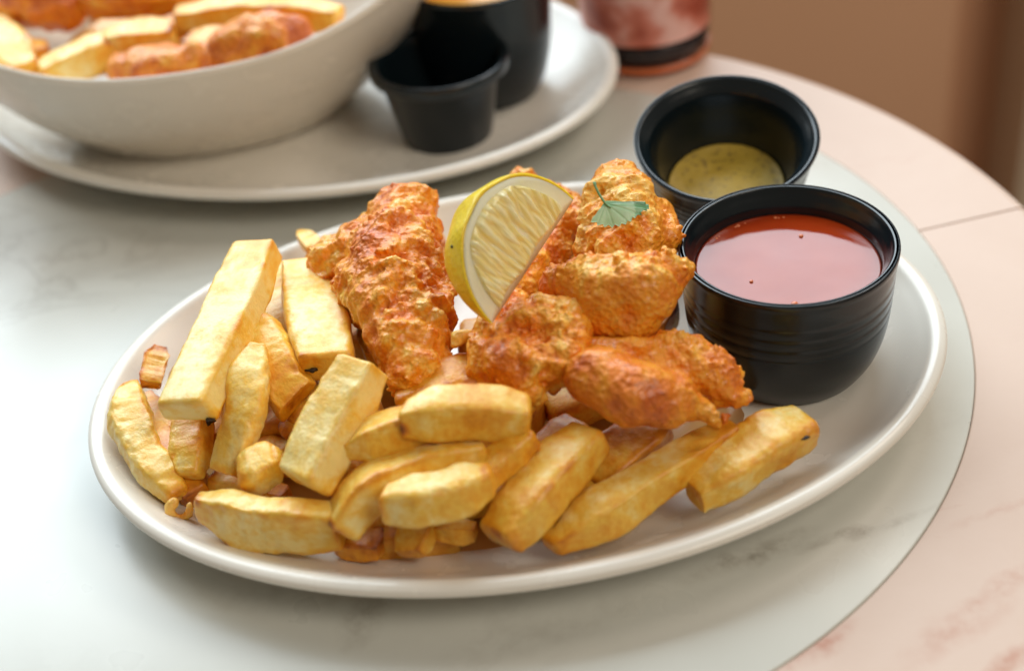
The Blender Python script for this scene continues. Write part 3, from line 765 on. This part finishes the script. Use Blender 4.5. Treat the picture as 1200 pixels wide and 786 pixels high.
batter('fish_fillet', [(674, 420, .056, 20), (698, 440, .056, 38), (738, 460, .054, 42), (782, 468, .050, 36), None, (765, 430, .050, 34), (800, 430, .048, 38), (836, 438, .046, 30), None, (840, 455, .044, 20), (862, 468, .042, 9), (876, 464, .040, 5), None, (800, 475, .046, 22), (826, 482, .044, 13), (836, 492, .042, 9), None, (852, 485, .040, 6), (850, 495, .038, 5), None, (690, 405, .058, 12), (716, 404, .060, 10), (745, 408, .060, 12), (775, 402, .058, 14), (812, 400, .054, 12)],
       'smooth-sided golden battered piece in front of the chilli pot', seed=6, tone=0.12, crust=1.0, amp=0.8, gate=((0.9, 0.15, 0.35), 0.003, 110))
batter('batter_curl', [(204, 588, .020, 5), (198, 594, .018, 5), (200, 603, .016, 5), (212, 608, .014, 5), (222, 602, .016, 5), (222, 592, .019, 4)],
       'tiny yellow curl of fried batter at the front left rim', seed=7, tone=-0.30, crust=0.3, amp=0.12, group=None, voxel=0.0004, cat='batter scrap')
batter('fish_flake', [(536, 395, .056, 9), (548, 392, .056, 7), (532, 405, .054, 6)], 'small white flake of fish below the lemon wedge', seed=8, tone=-0.75, crust=0.4, amp=0.3, group=None, voxel=0.0004, cat='fish flake')

# black speck and dark spots sit on the chips
def on_surface(px, py, objs):
    dg = bpy.context.evaluated_depsgraph_get()
    bpy.context.view_layer.update()
    d = Vector(dirpx(px, py)).normalized()
    best = None
    for ob in objs:
        inv = ob.matrix_world.inverted()
        ok, loc, nrm, _ = ob.ray_cast(inv @ Vector(CAM), inv.to_3x3() @ d)
        if ok:
            w_ = ob.matrix_world @ loc; q = (w_ - Vector(CAM)).length
            if best is None or q < best[0]: best = (q, w_, ob, nrm)
    return best
bpy.context.view_layer.update()
chips = [o for o in C.objects if o.name.startswith('chip') and o.get('category') == 'chip']
for px, py, r in ((942, 512, 0.0012), (243, 493, 0.0019), (366, 432, 0.0017), (246, 490, 0.0012)):
    h = on_surface(px, py, chips)
    if h: chip_speck(h[2], h[1] - Vector((0, 0, 0.0003)), r)

# ------------------------------------------------------------------ lemon wedge
def lemon():
    T1, T2 = P(576, 380, .066), P(673, 233, .086)
    X = T2 - T1; Lw = np.linalg.norm(X); X /= Lw
    mid = (T1 + T2) / 2
    toc = CAM - mid; toc /= np.linalg.norm(toc)
    n = toc + 0.38 * RIGHT - 0.34 * UP; n -= X * np.dot(n, X); n /= np.linalg.norm(n)
    R = np.cross(n, X); R /= np.linalg.norm(R)
    if np.dot(R, RIGHT) > 0: R = -R
    root = empty('lemon_wedge', mid, 'lemon wedge with its juicy cut face showing, propped between the fish pieces', 'lemon')
    hl = Lw / 2; RR = 0.0310
    Bk = -n                                     # wedge goes away from the viewer
    phi = math.radians(42)
    def rad(x):                                 # lemon outline along its length, with nipple ends
        q = np.clip(np.abs(x) / hl, 0, 1)
        return RR * (np.sqrt(np.clip(1 - q ** 2.3, 0, 1)) * 0.94 + 0.06 * (1 - q))
    def world(x, r, a):
        return X * x + (R * math.cos(a) + Bk * math.sin(a)) * r
    # peel: a shell 1.1 mm thick over the outer curve
    nx, na = 70, 34; v = []
    xs = hl * np.sin(np.linspace(-PI / 2, PI / 2, nx))
    rings = []
    for off in (0, -0.0012):
        for x in xs:
            for k in range(na):
                a = phi * k / (na - 1)
                rr = max(rad(x) + off, 0.0002)
                rr *= 1 + 0.012 * math.sin(x * 400 + a * 3)
                v.append(world(x * (1 if off == 0 else 0.975), rr, a))
    f = grid_faces(nx, na, False, False)
    nn = nx * na
    f += [tuple(nn + q for q in reversed(t)) for t in f]
    for i in range(nx - 1):
        f.append((i * na, (i + 1) * na, nn + (i + 1) * na, nn + i * na))
        f.append((i * na + na - 1, nn + i * na + na - 1, nn + (i + 1) * na + na - 1, (i + 1) * na + na - 1))
    link('peel', newmesh('peel', v, f), 'lemon_peel', root)
    # pith: solid body just inside the peel
    v = []; sec = []
    for x in xs:
        rr = max(rad(x) - 0.0011, 0.0003)
        ring = [(0.0, 0.0)]
        for r_ in np.linspace(0.15, 1, 8): ring.append((rr * r_, 0.0))
        for k in range(1, 16): ring.append((rr, phi * k / 15))
        for r_ in np.linspace(0.85, 0.15, 6): ring.append((rr * r_, phi))
        sec = ring
        for r_, a in ring: v.append(world(x * 0.975, r_, a + 0.0))
    f = grid_faces(nx, len(sec))
    link('pith', newmesh('pith', v, f), 'lemon_pith', root)
    # flesh: juice sacs on both cut faces
    for face in (0, 1):
        nu, nv = 260, 100; v = []; h = []
        uu = np.linspace(-0.80, 0.80, nu); vv = np.linspace(0.0, 1.0, nv)
        for u in uu:
            x = u * hl
            rmax = max((rad(x) - 0.0038), 0.0006) * min(1.0, ((1 - (abs(u) / 0.80) ** 6)) ** 0.5 + 0.02)
            r0 = 0.0016 + 0.0006 * math.sin(u * 9)
            for w_ in vv:
                v.append((x, r0 + max(rmax - r0, 0) * w_, w_))
        v = np.array(v)
        x, r, w_ = v[:, 0], v[:, 1], v[:, 2]
        # sacs run from the rind to the core; stretched cells across the face
        th = np.arctan2(r + 0.004, x * 0.55 + 0.0)
        q = np.stack([x * 440 * (1 + 0.25 * (0.02 - r) / 0.02) + 0.3 * vnoise(np.stack([x * 150, r * 150, r * 0], 1), 3), r * 100 + 0.3 * vnoise(np.stack([x * 260, r * 60, r * 0], 1), 5), np.full_like(x, 3.3 + face)], 1)
        wl = worley(q, 4)
        dome = np.clip(1 - wl * 1.15, 0, 1)
        edge = np.clip(np.minimum(np.minimum(w_, 1 - w_) * 14, (0.80 - np.abs(x / hl)) * 30), 0, 1)
        hh = 0.0004 + (0.0019 * dome ** 0.6 + 0.0003 * vnoise(q * 3, 9)) * edge
        hh = np.where(edge <= 0, -0.0006, hh)
        a = 0.0 if face == 0 else phi
        rd = R * math.cos(a) + Bk * math.sin(a); nr_ = n if face == 0 else (Bk * math.cos(a) - R * math.sin(a))
        pts = np.outer(x * 0.975, X) + np.outer(r, rd) + np.outer(hh, nr_)
        me = newmesh('flesh', pts, grid_faces(nu, nv, False, False))
        setattr_(me, 'brown', np.clip(1 - dome * 1.5 + 0.25 * vnoise(q * 0.9, 12), 0, 1))
        ob = link('flesh', me, 'lemon_flesh', root)
    ico('seed_spot', 0.0007, 'speck', root, Vector(world(-hl * 0.55, rad(-hl * 0.55), phi * 0.30)), 2)
    return root
lemon()

# ------------------------------------------------------------------ herb leaf
def herb():
    c = P(722, 250, .0)
    hit = on_surface(724, 255, [o for o in C.objects if o.name.startswith('fish_fillet')])
    w0 = np.array(hit[1]) + np.array([0, -0.002, 0.0048])
    k = mpp(w0)
    root = empty('herb_leaf', w0, 'small green coriander leaf with a jagged edge on the palest fillet', 'leaf')
    toc = CAM - w0; toc /= np.linalg.norm(toc)
    n = np.array([0.05, -0.25, 0.95]); n = n * 0.75 + toc * 0.6; n /= np.linalg.norm(n)
    ex = RIGHT - n * np.dot(RIGHT, n); ex /= np.linalg.norm(ex); ey = np.cross(n, ex)
    # outline in photo pixels round (724,252), y up; stretched for the tilt
    hub = np.array([-14.0, 6.0])
    outl = [(-13, 9), (-4, 9), (8, 8), (20, 9), (30, 8.5), (33, 11), (34, 7), (37, 9), (37, 4), (33, 3.5), (35, 0.5), (30, 1), (27, -1.5), (28, -4), (23, -4), (20, -7.5), (17, -6.5), (15, -11), (11, -10), (9, -14), (4, -13), (1, -16), (-4, -14), (-7, -17), (-11, -14), (-16, -16.5), (-18, -13.5), (-24, -15), (-25, -12), (-32, -12), (-30, -8), (-27, -6), (-24, -2), (-20, 2), (-17, 6)]
    st = 1.25
    O = np.array(outl, float); O[:, 1] *= st; hb = hub * (1, st)
    # dense fan
    B = []
    m_ = len(O)
    for i in range(m_):
        for t in np.linspace(0, 1, 5)[:-1]: B.append(O[i] * (1 - t) + O[(i + 1) % m_] * t)
    B = np.array(B); nb = len(B); rings = 16; v = []; br = []
    for i in range(rings + 1):
        q = (i / rings)
        for b in B: v.append(hb + (b - hb) * q)
    v = np.array(v)
    d = v - hb; ang = np.arctan2(d[:, 1], d[:, 0]); rr = np.hypot(d[:, 0], d[:, 1])
    veins = [-2.55, -1.95, -1.25, -0.7, -0.28, 0.08]
    vd = np.min([np.abs(np.sin(ang - a)) * rr + 40 * (np.cos(ang - a) < 0) for a in veins], axis=0)
    z = 0.4 * np.cos(ang * 6.0) * np.clip(rr / 30, 0, 1) + 1.3 * np.cos(ang * 3.0 + 1.0) * np.clip(rr / 25, 0, 1) - 0.0045 * rr ** 2 - 0.35 * np.exp(-(vd / 1.2) ** 2) + np.where(v[:, 0] > 18, -0.10 * (v[:, 0] - 18) * np.sign(v[:, 1] - 4), 0)
    pts = (np.outer(v[:, 0], ex) + np.outer(v[:, 1], ey) + np.outer(z, n)) * k
    p2 = pts - n * 0.00035
    allp = np.vstack([pts, p2]); nn = len(pts)
    f = grid_faces(rings + 1, nb, True, False); f2 = [tuple(nn + q for q in reversed(t)) for t in f]
    L = rings * nb
    f3 = [(L + j, nn + L + j, nn + L + (j + 1) % nb, L + (j + 1) % nb) for j in range(nb)]
    me = newmesh('leaf_blade', allp, f + f2 + f3)
    bb = np.clip(np.exp(-(vd / 1.0) ** 2) * 0.22 + np.where(v[:, 0] > 20, 0.7, 0) + np.where((v[:, 1] > 4), 0.35, 0) + 0.2 * vnoise(np.c_[v * 0.15, z * 0], 3), 0, 1)
    setattr_(me, 'brown', np.r_[bb, bb])
    link('leaf_blade', me, 'leaf', root)
    # stem
    path = [(-27, 31, 9), (-25, 24, 8), (-20, 15, 4), (-14, 7, 1), (-8, 2, 0)]
    pp = np.array(smooth_prof([np.array(q, float) for q in path], 6)); v = []
    for i, q in enumerate(pp):
        T = pp[min(i + 1, len(pp) - 1)] - pp[max(i - 1, 0)]; T /= np.linalg.norm(T)
        a = np.cross(T, [0, 0, 1.0]); a /= np.linalg.norm(a); b = np.cross(T, a); r = 1.5 if i > 3 else 1.9
        for j in range(10):
            t = 2 * PI * j / 10; v.append(q + (a * math.cos(t) + b * math.sin(t)) * r)
    v = np.array(v); w = (np.outer(v[:, 0], ex) + np.outer(v[:, 1], ey) + np.outer(v[:, 2], n)) * k
    me = newmesh('stem', w, grid_faces(len(pp), 10)); setattr_(me, 'brown', np.full(len(w), 0.7))
    link('stem', me, 'leaf', root)
herb()

# ------------------------------------------------------------------ oil on the plate, its brown also painting in the shade there
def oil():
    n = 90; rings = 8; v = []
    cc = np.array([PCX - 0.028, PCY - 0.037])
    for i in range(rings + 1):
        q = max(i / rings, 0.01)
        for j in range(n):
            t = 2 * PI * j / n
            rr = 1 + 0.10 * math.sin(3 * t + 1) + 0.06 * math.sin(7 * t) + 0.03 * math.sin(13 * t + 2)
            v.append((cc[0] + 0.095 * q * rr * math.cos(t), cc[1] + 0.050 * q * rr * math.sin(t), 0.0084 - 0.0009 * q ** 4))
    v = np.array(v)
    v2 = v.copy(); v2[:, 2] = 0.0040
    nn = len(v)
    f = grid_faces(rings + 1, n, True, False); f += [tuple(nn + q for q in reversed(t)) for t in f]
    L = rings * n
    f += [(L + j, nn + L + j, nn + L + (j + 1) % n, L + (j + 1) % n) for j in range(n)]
    o = link('oil_and_shade', newmesh('oil_and_shade', np.vstack([v, v2]), f), 'oil')
    return tag(o, 'thin brown film of frying oil, also painting in the shade under the front row of chips', 'oil', kind='stuff')
oil()

# ------------------------------------------------------------------ food in the rear bowl (far out of focus)
GB = 'chips in the rear bowl'
def bchip(pts, w, h, label, tone, seed, **k):
    chip(pts, w, h, label, tone=tone, seed=seed, group=GB, res=(34, 28), **k)
bchip([(-20, 30, 0.066), (30, 85, 0.063)], 44, 34, 'pale chip at the left edge of the photo in the rear bowl', 0.0, 60)
bchip([(48, 88, 0.063), (128, 52, 0.067)], 44, 34, 'golden chip pointing up to the right near the rear bowl front', 0.12, 61)
bchip([(122, 48, 0.069), (205, 38, 0.069)], 36, 30, 'bright yellow chip at the middle of the rear bowl', 0.08, 62)
bchip([(205, 22, 0.070), (300, 12, 0.071), (400, 22, 0.071)], 34, 34, 'long yellow chip reaching the right tip of the rear bowl', 0.06, 63)
bchip([(10, 75, 0.060), (60, 60, 0.061)], 40, 30, 'amber chip deep at the left side of the rear bowl', 0.34, 64)
bchip([(220, 50, 0.066), (300, 60, 0.066)], 40, 30, 'amber chip under the orange piece in the rear bowl', 0.30, 65)
GP = 'battered pieces in the rear bowl'
batter('battered_piece', [(268, 58, 0.070, 26), (300, 50, 0.071, 32), (335, 40, 0.072, 26), (352, 36, 0.072, 18)], 'orange battered piece on the right in the rear bowl', seed=20, tone=0.18, voxel=0.0014, group=GP)
batter('battered_piece', [(142, 82, 0.064, 17), (180, 78, 0.066, 22), (235, 72, 0.066, 24)], 'orange-brown battered piece at the front rim of the rear bowl', seed=21, tone=0.15, voxel=0.0014, group=GP)
batter('battered_piece', [(20, 2, 0.073, 28), (70, 4, 0.074, 28)], 'dark red-brown battered piece at the top left of the rear bowl', seed=22, tone=0.28, voxel=0.0014, group=GP)
batter('battered_piece', [(115, 2, 0.075, 22), (165, -2, 0.076, 26), (215, -10, 0.075, 20)], 'red-orange battered piece cut by the top edge above the rear bowl', seed=23, tone=0.16, voxel=0.0014, group=GP)
rb = random.Random(8)
for i in range(22):
    a = rb.uniform(0, 2 * PI); q = rb.uniform(0, 0.62); c_ = BOWL + np.array([0.105 * q * math.cos(a), 0.07 * q * math.sin(a), 0.024 + 0.026 * (i / 22) + 0.012 * q])
    d_ = rb.uniform(0, PI); L = 0.022
    chip(None, 0, 0, 'golden chip filling the rear bowl under the top layer', rawpts=[c_ - L * np.array([math.cos(d_), math.sin(d_), 0.1]), c_ + L * np.array([math.cos(d_), math.sin(d_), 0.1])],
         rawsize=(0.015, 0.012), tone=0.15 + 0.3 * rb.random(), seed=70 + i, res=(24, 20), group='chips filling the rear bowl')
